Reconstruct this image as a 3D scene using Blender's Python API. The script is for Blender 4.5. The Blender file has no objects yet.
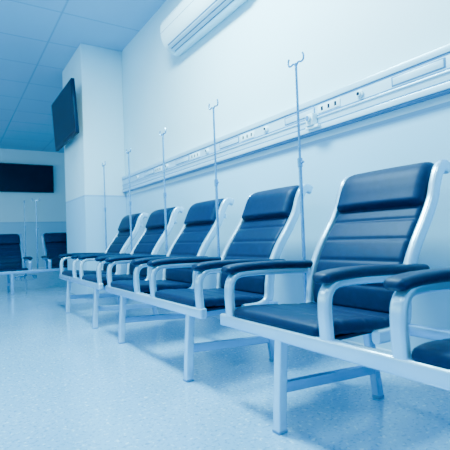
import bpy, bmesh, math
from mathutils import Vector, Matrix
scene=bpy.context.scene
col=scene.collection

# ------------------------------------------------ materials
def new_mat(name):
    m=bpy.data.materials.new(name); m.use_nodes=True
    return m, m.node_tree, m.node_tree.nodes['Principled BSDF']
def noise_mat(name,c1,c2,scale=20,rough=0.5,metal=0.0,bump=0.0,bscale=200,detail=4,spec=0.5):
    m,nt,b=new_mat(name)
    tc=nt.nodes.new('ShaderNodeTexCoord')
    n=nt.nodes.new('ShaderNodeTexNoise'); n.inputs['Scale'].default_value=scale; n.inputs['Detail'].default_value=detail
    nt.links.new(tc.outputs['Object'],n.inputs['Vector'])
    r=nt.nodes.new('ShaderNodeValToRGB')
    r.color_ramp.elements[0].position=0.35; r.color_ramp.elements[1].position=0.65
    r.color_ramp.elements[0].color=(*c1,1); r.color_ramp.elements[1].color=(*c2,1)
    nt.links.new(n.outputs['Fac'],r.inputs['Fac']); nt.links.new(r.outputs['Color'],b.inputs['Base Color'])
    b.inputs['Roughness'].default_value=rough; b.inputs['Metallic'].default_value=metal
    b.inputs['Specular IOR Level'].default_value=spec; b.inputs['Specular Tint'].default_value=(0.1,0.58,1,1)
    if bump>0:
        n2=nt.nodes.new('ShaderNodeTexNoise'); n2.inputs['Scale'].default_value=bscale
        nt.links.new(tc.outputs['Object'],n2.inputs['Vector'])
        bp=nt.nodes.new('ShaderNodeBump'); bp.inputs['Strength'].default_value=bump; bp.inputs['Distance'].default_value=0.002
        nt.links.new(n2.outputs['Fac'],bp.inputs['Height']); nt.links.new(bp.outputs['Normal'],b.inputs['Normal'])
    return m
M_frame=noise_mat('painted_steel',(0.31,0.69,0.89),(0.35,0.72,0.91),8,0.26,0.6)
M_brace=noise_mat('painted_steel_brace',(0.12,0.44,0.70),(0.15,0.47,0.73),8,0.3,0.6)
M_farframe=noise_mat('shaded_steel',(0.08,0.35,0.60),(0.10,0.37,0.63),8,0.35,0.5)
M_leather=noise_mat('leatherette',(0.0,0.0072,0.037),(0.0,0.0102,0.049),30,0.52,0,0.3,260,spec=0.3)
M_leather2=noise_mat('leatherette_arm',(0.0,0.0065,0.032),(0.0,0.0092,0.042),30,0.48,0,0.2,260,spec=0.32)
M_chrome=noise_mat('brushed_steel',(0.07,0.34,0.59),(0.10,0.40,0.65),20,0.25,0.8)
M_plastic=noise_mat('white_plastic',(0.52,0.85,0.95),(0.55,0.87,0.96),5,0.35)
M_plastic2=noise_mat('grey_plastic',(0.03,0.20,0.40),(0.04,0.22,0.43),5,0.4)
M_rail=noise_mat('aluminium_trunking',(0.36,0.72,0.89),(0.40,0.76,0.91),4,0.3,0.3)
M_dark=noise_mat('dark_plastic',(0.0003,0.005,0.024),(0.0008,0.008,0.032),10,0.4,spec=0.3)
M_screen=noise_mat('screen_glass',(0.0003,0.004,0.018),(0.0006,0.006,0.024),2,0.35,spec=0.3)
M_rubber=noise_mat('rubber',(0.06,0.25,0.46),(0.08,0.27,0.48),10,0.6)

def wall_mat():
    m,nt,b=new_mat('wall_paint')
    g=nt.nodes.new('ShaderNodeNewGeometry'); s=nt.nodes.new('ShaderNodeSeparateXYZ')
    nt.links.new(g.outputs['Position'],s.inputs['Vector'])
    gt=nt.nodes.new('ShaderNodeMath'); gt.operation='GREATER_THAN'; gt.inputs[1].default_value=1.45
    nt.links.new(s.outputs['Z'],gt.inputs[0])
    mx=nt.nodes.new('ShaderNodeMix'); mx.data_type='RGBA'
    mx.inputs['A'].default_value=(0.20,0.59,0.81,1); mx.inputs['B'].default_value=(0.45,0.82,0.935,1)
    nt.links.new(gt.outputs[0],mx.inputs['Factor'])
    cp=nt.nodes.new('ShaderNodeMath'); cp.operation='COMPARE'; cp.inputs[1].default_value=1.45; cp.inputs[2].default_value=0.012
    nt.links.new(s.outputs['Z'],cp.inputs[0])
    mx2=nt.nodes.new('ShaderNodeMix'); mx2.data_type='RGBA'; mx2.inputs['B'].default_value=(0.15,0.47,0.70,1)
    nt.links.new(cp.outputs[0],mx2.inputs['Factor']); nt.links.new(mx.outputs['Result'],mx2.inputs['A'])
    n=nt.nodes.new('ShaderNodeTexNoise'); n.inputs['Scale'].default_value=1.2
    nt.links.new(g.outputs['Position'],n.inputs['Vector'])
    mp=nt.nodes.new('ShaderNodeMapRange'); mp.inputs['To Min'].default_value=0.97; mp.inputs['To Max'].default_value=1.02
    nt.links.new(n.outputs['Fac'],mp.inputs['Value'])
    vm=nt.nodes.new('ShaderNodeVectorMath'); vm.operation='SCALE'
    nt.links.new(mx2.outputs['Result'],vm.inputs[0]); nt.links.new(mp.outputs['Result'],vm.inputs['Scale'])
    nt.links.new(vm.outputs[0],b.inputs['Base Color']); b.inputs['Roughness'].default_value=0.55
    return m
M_wall=wall_mat()
def floor_mat():
    m,nt,b=new_mat('terrazzo_vinyl')
    tc=nt.nodes.new('ShaderNodeTexCoord')
    def noise(scale,p0,p1,detail=3):
        n=nt.nodes.new('ShaderNodeTexNoise'); n.inputs['Scale'].default_value=scale; n.inputs['Detail'].default_value=detail
        nt.links.new(tc.outputs['Object'],n.inputs['Vector'])
        r=nt.nodes.new('ShaderNodeMapRange'); r.inputs['From Min'].default_value=p0; r.inputs['From Max'].default_value=p1
        nt.links.new(n.outputs['Fac'],r.inputs['Value']); return r.outputs['Result']
    def mix(f,a,bb):
        x=nt.nodes.new('ShaderNodeMix'); x.data_type='RGBA'
        nt.links.new(f,x.inputs['Factor'])
        if isinstance(a,tuple): x.inputs['A'].default_value=a
        else: nt.links.new(a,x.inputs['A'])
        x.inputs['B'].default_value=bb; return x.outputs['Result']
    c=mix(noise(1.3,0.3,0.7),(0.085,0.37,0.62,1),(0.125,0.42,0.67,1))
    c=mix(noise(62,0.55,0.67,2),c,(0.045,0.25,0.48,1))
    c=mix(noise(48,0.60,0.70,2),c,(0.27,0.63,0.81,1))
    nt.links.new(c,b.inputs['Base Color'])
    r=nt.nodes.new('ShaderNodeMapRange'); nt.links.new(noise(7,0.3,0.7),r.inputs['Value'])
    r.inputs['To Min'].default_value=0.09; r.inputs['To Max'].default_value=0.18
    nt.links.new(r.outputs['Result'],b.inputs['Roughness'])
    b.inputs['Specular IOR Level'].default_value=0.9
    return m
M_floor=floor_mat()
def ceil_mat():
    m,nt,b=new_mat('ceiling_tiles')
    g=nt.nodes.new('ShaderNodeNewGeometry')
    br=nt.nodes.new('ShaderNodeTexBrick'); br.offset=0.0; br.squash=1.0
    br.inputs['Scale'].default_value=1.0; br.inputs['Brick Width'].default_value=1.2; br.inputs['Row Height'].default_value=0.9
    br.inputs['Mortar Size'].default_value=0.013; br.inputs['Mortar Smooth'].default_value=0.3
    br.inputs['Color1'].default_value=(0.19,0.50,0.71,1); br.inputs['Color2'].default_value=(0.205,0.515,0.72,1)
    br.inputs['Mortar'].default_value=(0.11,0.36,0.57,1)
    nt.links.new(g.outputs['Position'],br.inputs['Vector']); nt.links.new(br.outputs['Color'],b.inputs['Base Color'])
    b.inputs['Roughness'].default_value=0.8
    return m
M_ceil=ceil_mat()
def emit_mat(name,c,s):
    m,nt,b=new_mat(name); b.inputs['Base Color'].default_value=(*c,1)
    b.inputs['Emission Color'].default_value=(*c,1); b.inputs['Emission Strength'].default_value=s; return m

# ------------------------------------------------ mesh helpers
def mk(name,mesh,mat=None,parent=None,loc=(0,0,0),rot=(0,0,0)):
    o=bpy.data.objects.new(name,mesh); col.objects.link(o)
    if mat and not mesh.materials: mesh.materials.append(mat)
    o.location=loc; o.rotation_euler=rot
    if parent: o.parent=parent
    return o
def empty(name,loc=(0,0,0),rot=(0,0,0)):
    o=bpy.data.objects.new(name,None); col.objects.link(o); o.empty_display_size=0.1
    o.location=loc; o.rotation_euler=rot; return o
def finish(bm,name,smooth=True,ang=35):
    bmesh.ops.recalc_face_normals(bm,faces=bm.faces)
    me=bpy.data.meshes.new(name); bm.to_mesh(me); bm.free()
    if smooth:
        for p in me.polygons: p.use_smooth=True
        try: me.set_sharp_from_angle(angle=math.radians(ang))
        except Exception: pass
    return me
def merge(bm,t):
    me=bpy.data.meshes.new('tmp'); t.to_mesh(me); t.free(); bm.from_mesh(me); bpy.data.meshes.remove(me)
def add_box(bm,x0,x1,y0,y1,z0,z1,bev=0.0,seg=2):
    t=bmesh.new()
    bmesh.ops.create_cube(t,size=1.0)
    for v in t.verts:
        v.co=Vector(((x0+x1)/2+v.co.x*(x1-x0),(y0+y1)/2+v.co.y*(y1-y0),(z0+z1)/2+v.co.z*(z1-z0)))
    if bev>0: bmesh.ops.bevel(t,geom=list(t.edges),offset=bev,segments=seg,affect='EDGES',profile=0.5)
    merge(bm,t)
def add_cyl(bm,p0,p1,r,r2=None,n=16,bev=0):
    p0=Vector(p0);p1=Vector(p1);d=p1-p0
    t=bmesh.new()
    bmesh.ops.create_cone(t,cap_ends=True,segments=n,radius1=r,radius2=r if r2 is None else r2,depth=d.length)
    q=d.to_track_quat('Z','Y').to_matrix().to_4x4()
    bmesh.ops.transform(t,matrix=Matrix.Translation((p0+p1)/2)@q,verts=t.verts)
    merge(bm,t)
def catmull(pts,n=10):
    P=[Vector(p) for p in pts]; out=[]
    for i in range(len(P)-1):
        p0=P[max(i-1,0)];p1=P[i];p2=P[i+1];p3=P[min(i+2,len(P)-1)]
        for k in range(n):
            t=k/n
            out.append(0.5*((2*p1)+(-p0+p2)*t+(2*p0-5*p1+4*p2-p3)*t*t+(-p0+3*p1-3*p2+p3)*t**3))
    out.append(P[-1]); return out
def resample(pl,step):
    L=[0]
    for a,b in zip(pl,pl[1:]): L.append(L[-1]+(b-a).length)
    n=max(2,int(L[-1]/step)); out=[];j=0
    for i in range(n+1):
        s=L[-1]*i/n
        while j<len(pl)-2 and L[j+1]<s: j+=1
        t=(s-L[j])/max(1e-9,L[j+1]-L[j]); out.append((pl[j].lerp(pl[j+1],min(1,t)),s))
    return out,L[-1]
def loft(bm,pts,hw,h,yc=0.0,step=0.012,crown=0.0,endr=0.0,seams=(),rad=None,seamd=0.3,seamw=0.008,nw=6):
    samp,L=resample(catmull([(p[0],0,p[1]) for p in pts]),step)
    rings=[]
    n=len(samp)
    for i,(p,s) in enumerate(samp):
        a=samp[max(i-1,0)][0]; b=samp[min(i+1,n-1)][0]
        t=(b-a).normalized(); nn=Vector((-t.z,0,t.x))
        hh=h; ww=hw
        if endr>0:
            e=min(s,L-s)
            if e<endr:
                f=math.sqrt(max(0.0,1-(1-e/endr)**2)); hh*=0.12+0.88*f; ww-=endr*0.8*(1-f)
        dip=0
        for s0 in seams: dip=max(dip,math.exp(-((s/L-s0)*L/seamw)**2))
        hh*=(1-seamd*dip)
        r=min(rad if rad else hh,hh*0.98,ww*0.98)
        sec=[]
        for cx,cz,a0 in ((1,1,0),(-1,1,90),(-1,-1,180),(1,-1,270)):
            for k in range(5):
                an=math.radians(a0+k*22.5)
                sec.append((cx*(ww-r)+r*math.cos(an),cz*(hh-r)+r*math.sin(an)))
            if a0 in (0,180):
                sg=1 if a0==0 else -1
                for k in range(1,nw):
                    sec.append((sg*(ww-r)*(1-2*k/nw),sg*hh))
        ring=[]
        for (y,z) in sec:
            z2=z*(1+crown*(1-(y/ww)**2))
            ring.append(bm.verts.new(p+nn*z2+Vector((0,yc+y,0))))
        rings.append(ring)
    m=len(rings[0])
    for r0,r1 in zip(rings,rings[1:]):
        for k in range(m): bm.faces.new((r0[k],r0[(k+1)%m],r1[(k+1)%m],r1[k]))
    bm.faces.new(rings[0][::-1]); bm.faces.new(rings[-1])
def box_mesh(name,*a,**k):
    bm=bmesh.new(); add_box(bm,*a,**k); return finish(bm,name)

# ------------------------------------------------ room
W=2.2; H=3.62; YF=14.0; YB=-3.0; XL=-4.2; W2=3.6; YC0=6.12; YC1=7.31
def struct(o): o['kind']='structure'; return o
struct(mk('floor',box_mesh('floor',XL,W2,YB,YF,-0.1,0.0),M_floor))
struct(mk('ceiling',box_mesh('ceiling',XL,W2,YB,YF,H,H+0.1),M_ceil))
struct(mk('wall_right',box_mesh('wall_right',W,W2+0.2,YB-0.2,YC1-0.001,-0.1,H+0.1),M_wall))
struct(mk('wall_recess',box_mesh('wall_recess',W2,W2+0.2,YC1,YF+0.2,-0.1,H+0.1),M_wall))
struct(mk('wall_far',box_mesh('wall_far',XL-0.2,W2,YF,YF+0.2,-0.1,H+0.1),M_wall))
struct(mk('wall_back',box_mesh('wall_back',XL-0.2,W,YB-0.2,YB,-0.1,H+0.1),M_wall))
struct(mk('wall_column',box_mesh('wall_column',1.60,W-0.001,YC0,YC1,0.0,H-0.001,bev=0.008),M_wall))
bm=bmesh.new()
wins=[(-1.8,0.8),(2.0,4.6),(5.8,8.4),(9.6,12.2)]  # added openings in the unseen left wall, for soft side fill
add_box(bm,XL-0.2,XL,YB,YF,-0.1,0.9); add_box(bm,XL-0.2,XL,YB,YF,2.9,H+0.1)
edges=[YB]+[e for w in wins for e in w]+[YF]
for i in range(0,len(edges),2): add_box(bm,XL-0.2,XL,edges[i],edges[i+1],0.9,2.9)
struct(mk('wall_left',finish(bm,'wall_left',False),M_wall))
for i,((a,b),en) in enumerate(zip(wins,(20,35,65,85))):
    bm=bmesh.new()
    add_box(bm,XL-0.13,XL-0.07,a,b,0.9,0.96); add_box(bm,XL-0.13,XL-0.07,a,b,2.84,2.9)
    for y in (a,(a+b)/2-0.03,b-0.06): add_box(bm,XL-0.13,XL-0.07,y,y+0.06,0.9,2.9)
    struct(mk('added_window_%d'%(i+1),finish(bm,'added_window',False),M_plastic))
    L=bpy.data.lights.new('added_fill_light','AREA'); L.shape='RECTANGLE'; L.size=b-a; L.size_y=2.0  # area light added behind each opening as fill
    L.energy=en; L.color=(0.68,0.96,1.0)
    lo=bpy.data.objects.new('added_fill_light',L); col.objects.link(lo)
    lo.location=(XL-0.3,(a+b)/2,1.9); lo.rotation_euler=(math.radians(90),0,math.radians(-90))
def baseboard(nm,*a): struct(mk(nm,box_mesh(nm,*a,bev=0.004),M_rail))
baseboard('baseboard_right',W-0.012,W-0.0005,YB,YC0-0.001,0.0,0.09)
baseboard('baseboard_far',XL,W2,YF-0.012,YF-0.0005,0.0,0.09)

# added ceiling panels, out of view, placed to light the wall and chairs
pm=emit_mat('added_lamp_diffuser',(0.8,0.93,1.0),3.0)
for (x,y,en) in [(0.9,-0.2,75),(0.9,2.7,430),(-1.7,-0.6,20),(-1.7,2.6,50),(-2.4,5.6,80),(-2.4,9.0,45)]:
    e=empty('added_ceiling_lamp',(x,y,H))
    bm=bmesh.new()
    add_box(bm,-0.3,0.3,-0.6,-0.56,-0.03,0);add_box(bm,-0.3,0.3,0.56,0.6,-0.03,0)
    add_box(bm,-0.3,-0.26,-0.56,0.56,-0.03,0);add_box(bm,0.26,0.3,-0.56,0.56,-0.03,0)
    mk('added_lamp_frame',finish(bm,'added_lamp_frame',False),M_plastic,e)
    mk('added_lamp_diffuser',box_mesh('added_lamp_diffuser',-0.26,0.26,-0.56,0.56,-0.015,-0.005),pm,e)
    e['label']='added rectangular ceiling panel out of view, lighting the room'; e['category']='lamp'; e['group']='added ceiling light panels'
    L=bpy.data.lights.new('added_panel_light','AREA'); L.shape='RECTANGLE'; L.size=0.5; L.size_y=1.1; L.energy=en; L.color=(0.72,0.98,1.0)
    lo=bpy.data.objects.new('added_panel_light',L); col.objects.link(lo); lo.location=(x,y,H-0.04)

# ------------------------------------------------ bench meshes (shared)
bm=bmesh.new()
loft(bm,[(-0.02,0.428),(0.05,0.437),(0.2,0.428),(0.36,0.412),(0.50,0.406)],0.285,0.028,yc=0,crown=0.05,endr=0.028,seams=(0.27,0.52,0.77),seamd=0.18,seamw=0.008,step=0.008)
ME_seat=finish(bm,'seat',ang=60)
bm=bmesh.new()
loft(bm,[(0.498,0.43),(0.503,0.51),(0.528,0.61),(0.592,0.73),(0.682,0.85),(0.742,0.935)],0.257,0.023,crown=0.08,endr=0.014,seams=(0.2,0.4,0.6,0.8),seamd=0.26,seamw=0.009,step=0.006)
ME_back=finish(bm,'backrest',ang=60)
bm=bmesh.new()
loft(bm,[(0.706,0.912),(0.730,0.962),(0.754,1.015),(0.780,1.060),(0.820,1.082),(0.855,1.068)],0.262,0.046,crown=0.07,endr=0.024,step=0.007)
ME_head=finish(bm,'headrest',ang=70)
bm=bmesh.new()
for s in (-1,1):
    loft(bm,[(0.30,0.372),(0.42,0.375),(0.488,0.415),(0.503,0.51),(0.528,0.61),(0.594,0.73),(0.683,0.85),(0.740,0.94),(0.768,1.015),(0.798,1.075),(0.836,1.103),(0.878,1.088)],0.019,0.029,yc=s*0.285,rad=0.014,step=0.012)
add_box(bm,0.785,0.815,-0.28,0.28,0.955,0.99,bev=0.006)
add_box(bm,0.553,0.583,-0.28,0.28,0.60,0.635,bev=0.006)
ME_bframe=finish(bm,'backrest_frame')
bm=bmesh.new()
loft(bm,[(0.0,0.365),(-0.006,0.44),(-0.010,0.52),(-0.002,0.578),(0.035,0.612),(0.12,0.618),(0.32,0.612),(0.48,0.604),(0.545,0.60)],0.027,0.018,rad=0.014,step=0.012)
ME_arm=finish(bm,'armrest')
bm=bmesh.new()
loft(bm,[(-0.04,0.634),(0.03,0.644),(0.14,0.648),(0.3,0.645),(0.46,0.637),(0.60,0.630)],0.041,0.019,crown=0.1,endr=0.03,step=0.01,nw=3)
ME_pad=finish(bm,'armrest_pad',ang=70)
def lm(name,pts,hw,h,**k):
    bm=bmesh.new(); loft(bm,pts,hw,h,rad=0.005,step=0.03,nw=2,**k); return finish(bm,name)
ME_legf=lm('leg',[(-0.004,0.37),(-0.014,0.25),(-0.024,0.12),(-0.03,0.012)],0.021,0.021)
ME_legr=lm('leg',[(0.52,0.37),(0.54,0.25),(0.565,0.12),(0.582,0.012)],0.020,0.019)
ME_str=lm('leg_brace',[(-0.018,0.178),(0.2,0.165),(0.4,0.152),(0.56,0.142)],0.014,0.023)
ME_cross=lm('seat_crossbar',[(-0.004,0.362),(0.25,0.36),(0.52,0.358)],0.018,0.018)
ME_footf=box_mesh('foot_cap',-0.054,-0.006,-0.023,0.023,0.0,0.014,bev=0.003)
ME_footr=box_mesh('foot_cap',0.560,0.604,-0.021,0.021,0.0,0.014,bev=0.003)
bm=bmesh.new(); add_box(bm,-0.024,0.02,-0.035,1.645,0.362,0.42,bev=0.010,seg=4); ME_frail=finish(bm,'front_rail')
bm=bmesh.new(); add_box(bm,0.475,0.515,-0.035,1.69,0.355,0.40,bev=0.006); ME_rrail=finish(bm,'rear_rail')
bm=bmesh.new(); add_box(bm,0.03,0.47,-0.262,0.262,0.383,0.398,bev=0.003); ME_pan=finish(bm,'seat_pan')
PITCH=0.936; AW=0.631
def bench(loc,rot=0.0,label='',sz=1.0,legs=(0.12,1.21)):
    e=empty('infusion_chair_bench',loc,(0,0,rot)); e.scale=(1,1,sz)
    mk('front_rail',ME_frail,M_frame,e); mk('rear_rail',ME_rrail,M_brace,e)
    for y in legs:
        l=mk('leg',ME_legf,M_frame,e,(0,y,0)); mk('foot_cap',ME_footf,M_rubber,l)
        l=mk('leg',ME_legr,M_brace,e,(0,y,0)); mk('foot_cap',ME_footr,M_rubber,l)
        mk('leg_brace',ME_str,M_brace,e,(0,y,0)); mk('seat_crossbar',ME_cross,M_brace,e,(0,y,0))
    for k in range(2):
        y0=k*PITCH; yc=y0+AW/2
        s=mk('seat',ME_seat,M_leather,e,(0,yc,0)); mk('seat_pan',ME_pan,M_dark,s)
        b=mk('backrest',ME_back,M_leather,e,(0,yc,0))
        mk('headrest',ME_head,M_leather,b); mk('backrest_frame',ME_bframe,M_frame,b)
        for y in (y0,y0+AW):
            a=mk('armrest',ME_arm,M_frame,e,(0,y,0)); mk('armrest_pad',ME_pad,M_leather2,a)
    e['label']=label; e['category']='bench'; e['group']='linked infusion chairs'
    return e
# infusion stands
bm=bmesh.new()
add_cyl(bm,(0,0,0.33),(0,0,1.22),0.0105); add_cyl(bm,(0,0,1.2),(0,0,1.80),0.0075)
ME_pole=finish(bm,'pole')
bm=bmesh.new()
add_cyl(bm,(0,0,1.19),(0,0,1.24),0.015); add_cyl(bm,(0,0,1.215),(0,-0.03,1.215),0.007)
ME_knob=finish(bm,'clamp_knob')
def tube(bm,pts,r,n=8,sub=6):
    pl=catmull(pts,sub); rings=[]
    for i,p in enumerate(pl):
        a=pl[max(i-1,0)];b=pl[min(i+1,len(pl)-1)]; t=(b-a).normalized()
        u=t.cross(Vector((1,0.01,0.3))).normalized(); v=t.cross(u)
        rings.append([bm.verts.new(p+u*r*math.cos(2*math.pi*k/n)+v*r*math.sin(2*math.pi*k/n)) for k in range(n)])
    for r0,r1 in zip(rings,rings[1:]):
        for k in range(n): bm.faces.new((r0[k],r0[(k+1)%n],r1[(k+1)%n],r1[k]))
    bm.faces.new(rings[0][::-1]); bm.faces.new(rings[-1])
ME_hooks=[]
for s in (-1,1):
    bm=bmesh.new()
    tube(bm,[(0,0,1.78),(0,s*0.02,1.80),(0,s*0.045,1.795),(0,s*0.06,1.80),(0,s*0.066,1.82),(0,s*0.058,1.842)],0.0055)
    ME_hooks.append(finish(bm,'hook'))
bm=bmesh.new(); add_box(bm,-0.06,0.012,-0.014,0.014,0.345,0.39,bev=0.004); ME_brk=finish(bm,'bracket')
bm=bmesh.new()
for k in range(5):
    a=k*math.tau/5+0.3; add_cyl(bm,(0,0,0.07),(0.24*math.cos(a),0.24*math.sin(a),0.035),0.011); add_cyl(bm,(0.24*math.cos(a),0.24*math.sin(a),0.0),(0.24*math.cos(a),0.24*math.sin(a),0.04),0.018)
add_cyl(bm,(0,0,0.04),(0,0,0.4),0.014)
ME_base=finish(bm,'wheeled_base')
def stand(x,y,rot=0,freestanding=False,label='thin steel infusion stand with hooks clamped beside chair',sz=1.0):
    e=empty('infusion_stand',(x,y,0),(0,0,rot)); e.scale=(1,1,sz)
    mk('pole',ME_pole,M_chrome,e)
    for h in ME_hooks: mk('hook',h,M_chrome,e)
    mk('clamp_knob',ME_knob,M_chrome,e)
    if freestanding: mk('wheeled_base',ME_base,M_chrome,e)
    else: mk('bracket',ME_brk,M_brace,e)
    e['label']=label; e['category']='infusion stand'; e['group']='infusion stands'
XA=1.144
labs=['linked pair of dark blue reclining infusion chairs with white metal frame',
      'two-seat infusion chair bench with dark padded arms, between two other benches',
      'two-seat infusion chair bench near the square wall column']
for Y0,lb,lg in zip((0.19,2.062,3.934),labs,((0.12,1.195),(0.12,1.24),(0.10,1.20))):
    bench((XA,Y0,0),0,lb,legs=lg)
    for py in (0.73,1.665): stand(1.72,Y0+py)
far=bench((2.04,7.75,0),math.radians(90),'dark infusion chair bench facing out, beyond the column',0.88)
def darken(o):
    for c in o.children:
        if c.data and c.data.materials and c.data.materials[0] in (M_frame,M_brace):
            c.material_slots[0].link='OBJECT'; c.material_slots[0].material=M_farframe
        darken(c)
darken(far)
stand(1.31,7.75+0.576,math.radians(90),label='thin steel infusion stand between chairs of the separate bench',sz=0.88)
stand(1.5,11.2,0,True,'freestanding steel infusion stand near the end wall')

# ------------------------------------------------ medical rail on wall
zt,zb=1.73,1.515
e=empty('medical_wall_trunking',(W,0,zb))
bm=bmesh.new()
Yend=YC0-0.005; Y1=YB+0.5; hh=zt-zb
add_box(bm,-0.05,-0.0005,Y1,Yend,0.0,hh,bev=0.004)
for z0,z1 in ((-0.004,0.03),(0.078,0.09),(hh-0.034,hh+0.004)): add_box(bm,-0.058,-0.045,Y1,Yend,z0,z1,bev=0.003)
mk('trunking_body',finish(bm,'trunking_body'),M_rail,e)
for z in (0.031,0.0915,hh-0.044):
    mk('groove_strip',box_mesh('groove_strip',-0.0525,-0.045,Y1,Yend,z,z+0.009),M_plastic2,e)
mk('edge_strip',box_mesh('edge_strip',-0.05,-0.0005,Y1,Yend,-0.014,-0.0045),M_plastic2,e)
e['label']='long white medical gas and socket rail mounted along the wall'; e['category']='medical rail'
ME_plate=box_mesh('socket_plate',-0.055,-0.049,-0.10,0.10,0.108,0.163,bev=0.002)
ME_slot=box_mesh('socket_slot',-0.0558,-0.054,-0.009,0.009,0.121,0.149)
bm=bmesh.new(); add_cyl(bm,(-0.049,0,0.135),(-0.062,0,0.135),0.026,n=24); add_cyl(bm,(-0.062,0,0.135),(-0.072,0,0.135),0.016,n=20)
ME_gas=finish(bm,'gas_outlet')
bm=bmesh.new(); add_cyl(bm,(-0.0615,0,0.135),(-0.0735,0,0.135),0.011,n=16); ME_gasin=finish(bm,'outlet_core')
ME_panel=box_mesh('call_panel',-0.053,-0.049,-0.16,0.16,0.108,0.163,bev=0.001)
ME_panin=box_mesh('call_panel_inset',-0.0545,-0.0525,-0.15,0.15,0.115,0.156,bev=0.0005)
for k in range(6):
    yb=0.80+k*PITCH
    if yb+0.8<Yend:
        p=mk('socket_plate',ME_plate,M_plastic,e,(0,yb+0.28,0))
        for dy in (-0.06,0,0.06): mk('socket_slot',ME_slot,M_dark,p,(0,dy,0))
        c=mk('call_panel',ME_panel,M_plastic2,e,(0,yb+0.57,0)); mk('call_panel_inset',ME_panin,M_rail,c)
    g=mk('gas_outlet',ME_gas,M_plastic,e,(0,yb+0.02,0)); mk('outlet_core',ME_gasin,M_dark,g)
bm=bmesh.new(); add_box(bm,-0.02,0.03,-0.035,0.035,-0.02,0.065,bev=0.008); add_cyl(bm,(-0.02,0,0.03),(-0.035,0,0.03),0.022,n=24)
add_box(bm,-0.008,0.03,-0.07,0.05,-0.04,-0.019,bev=0.004)
r=mk('gas_regulator',finish(bm,'gas_regulator'),M_plastic,e,(-0.08,2.16,0.05))
bm=bmesh.new(); add_cyl(bm,(-0.034,0,0.03),(-0.038,0,0.03),0.016,n=24); mk('dial_face',finish(bm,'dial'),M_plastic2,r)

# ------------------------------------------------ air conditioner
e=empty('air_conditioner',(W,3.6,2.83)); 
def extr(bm,prof,y0,y1):
    a=[bm.verts.new((x,y0,z)) for x,z in prof]; b=[bm.verts.new((x,y1,z)) for x,z in prof]
    n=len(prof)
    for i in range(n): bm.faces.new((a[i],a[(i+1)%n],b[(i+1)%n],b[i]))
    bm.faces.new(a); bm.faces.new(b[::-1])
ctrl=[(-0.07,0.0),(-0.13,0.018),(-0.185,0.06),(-0.218,0.12),(-0.235,0.19),(-0.236,0.27),(-0.222,0.325),(-0.18,0.352)]
prof=[(-0.001,0.0)]+[(v.x,v.z) for v in catmull([(a,0,b) for a,b in ctrl],4)]+[(-0.001,0.352)]
bm=bmesh.new(); extr(bm,prof,-0.84,0.64)
me=finish(bm,'ac_body',ang=40); o=mk('ac_body',me,M_plastic,e)
md=o.modifiers.new('Bevel','BEVEL'); md.width=0.012; md.segments=3; md.limit_method='ANGLE'; md.angle_limit=math.radians(50)
bm=bmesh.new(); extr(bm,[(-0.07,-0.004),(-0.135,0.010),(-0.194,0.056),(-0.190,0.066),(-0.13,0.03),(-0.07,0.01)],-0.74,0.55)
mk('air_outlet',finish(bm,'air_outlet',False),M_plastic2,e)
for pr in ([(-0.083,-0.018),(-0.112,-0.010),(-0.114,-0.004),(-0.083,-0.011)],[(-0.126,-0.004),(-0.150,0.010),(-0.153,0.016),(-0.126,0.003)],[(-0.165,0.020),(-0.187,0.039),(-0.19,0.045),(-0.165,0.028)]):
    bm=bmesh.new(); extr(bm,pr,-0.745,0.555); mk('louver',finish(bm,'louver',False),M_rail,e)
for z,x in ((0.20,-0.236),(0.30,-0.2305)): mk('panel_seam',box_mesh('panel_seam',x-0.001,x+0.01,-0.83,0.63,z,z+0.005),M_plastic2,e)
e['label']='white wall mounted split air conditioner above the chairs'; e['category']='air conditioner'

# ------------------------------------------------ televisions
def tv(w,h,loc,rot,label,mount):
    e=empty('television',loc,rot)
    mk('tv_housing',box_mesh('tv_housing',-w/2,w/2,0.0,0.05,-h/2,h/2,bev=0.008),M_dark,e)
    mk('screen',box_mesh('screen',-w/2+0.03,w/2-0.03,-0.004,0.002,-h/2+0.045,h/2-0.03),M_screen,e)
    bm=bmesh.new()
    add_box(bm,-0.2,0.2,0.05,0.075,-0.15,0.15,bev=0.004); mount(bm)
    mk('wall_mount',finish(bm,'wall_mount'),M_chrome,e)
    e['label']=label; e['category']='television'
R=Matrix.Rotation(math.radians(-90),4,'Z')@Matrix.Rotation(math.radians(3.5),4,'X')
tv(1.34,0.75,(1.435,6.62,2.66),R.to_euler(),'black flat television tilted on a bracket of the white column',lambda bm:add_box(bm,-0.05,0.05,0.07,0.164,-0.08,0.08,bev=0.004))
tv(1.62,0.84,(1.89,13.88,2.76),(0,0,0),'wide black flat television on the end wall',lambda bm:add_box(bm,-0.1,0.1,0.07,0.119,-0.1,0.1))

# ------------------------------------------------ world, camera
w=bpy.data.worlds.new('World'); scene.world=w; w.use_nodes=True
bg=w.node_tree.nodes['Background']; bg.inputs['Color'].default_value=(0.5,0.85,1,1); bg.inputs['Strength'].default_value=0.6
cam=bpy.data.cameras.new('Camera'); co=bpy.data.objects.new('Camera',cam); col.objects.link(co)
cam.sensor_width=36; cam.lens=36*430/450
psi=math.atan(275/430); p=math.radians(1.57); ro=0.037
F=Vector((math.sin(psi)*math.cos(p),math.cos(psi)*math.cos(p),math.sin(p)))
R0=Vector((math.cos(psi),-math.sin(psi),0)); U0=R0.cross(F)
U=U0*math.cos(ro)+R0*math.sin(ro); Rr=R0*math.cos(ro)-U0*math.sin(ro)
co.matrix_world=Matrix(((Rr.x,U.x,-F.x,0),(Rr.y,U.y,-F.y,0),(Rr.z,U.z,-F.z,0.8),(0,0,0,1)))
cam.clip_start=0.02
cam.dof.use_dof=True; cam.dof.focus_distance=2.6; cam.dof.aperture_fstop=4.0
scene.camera=co
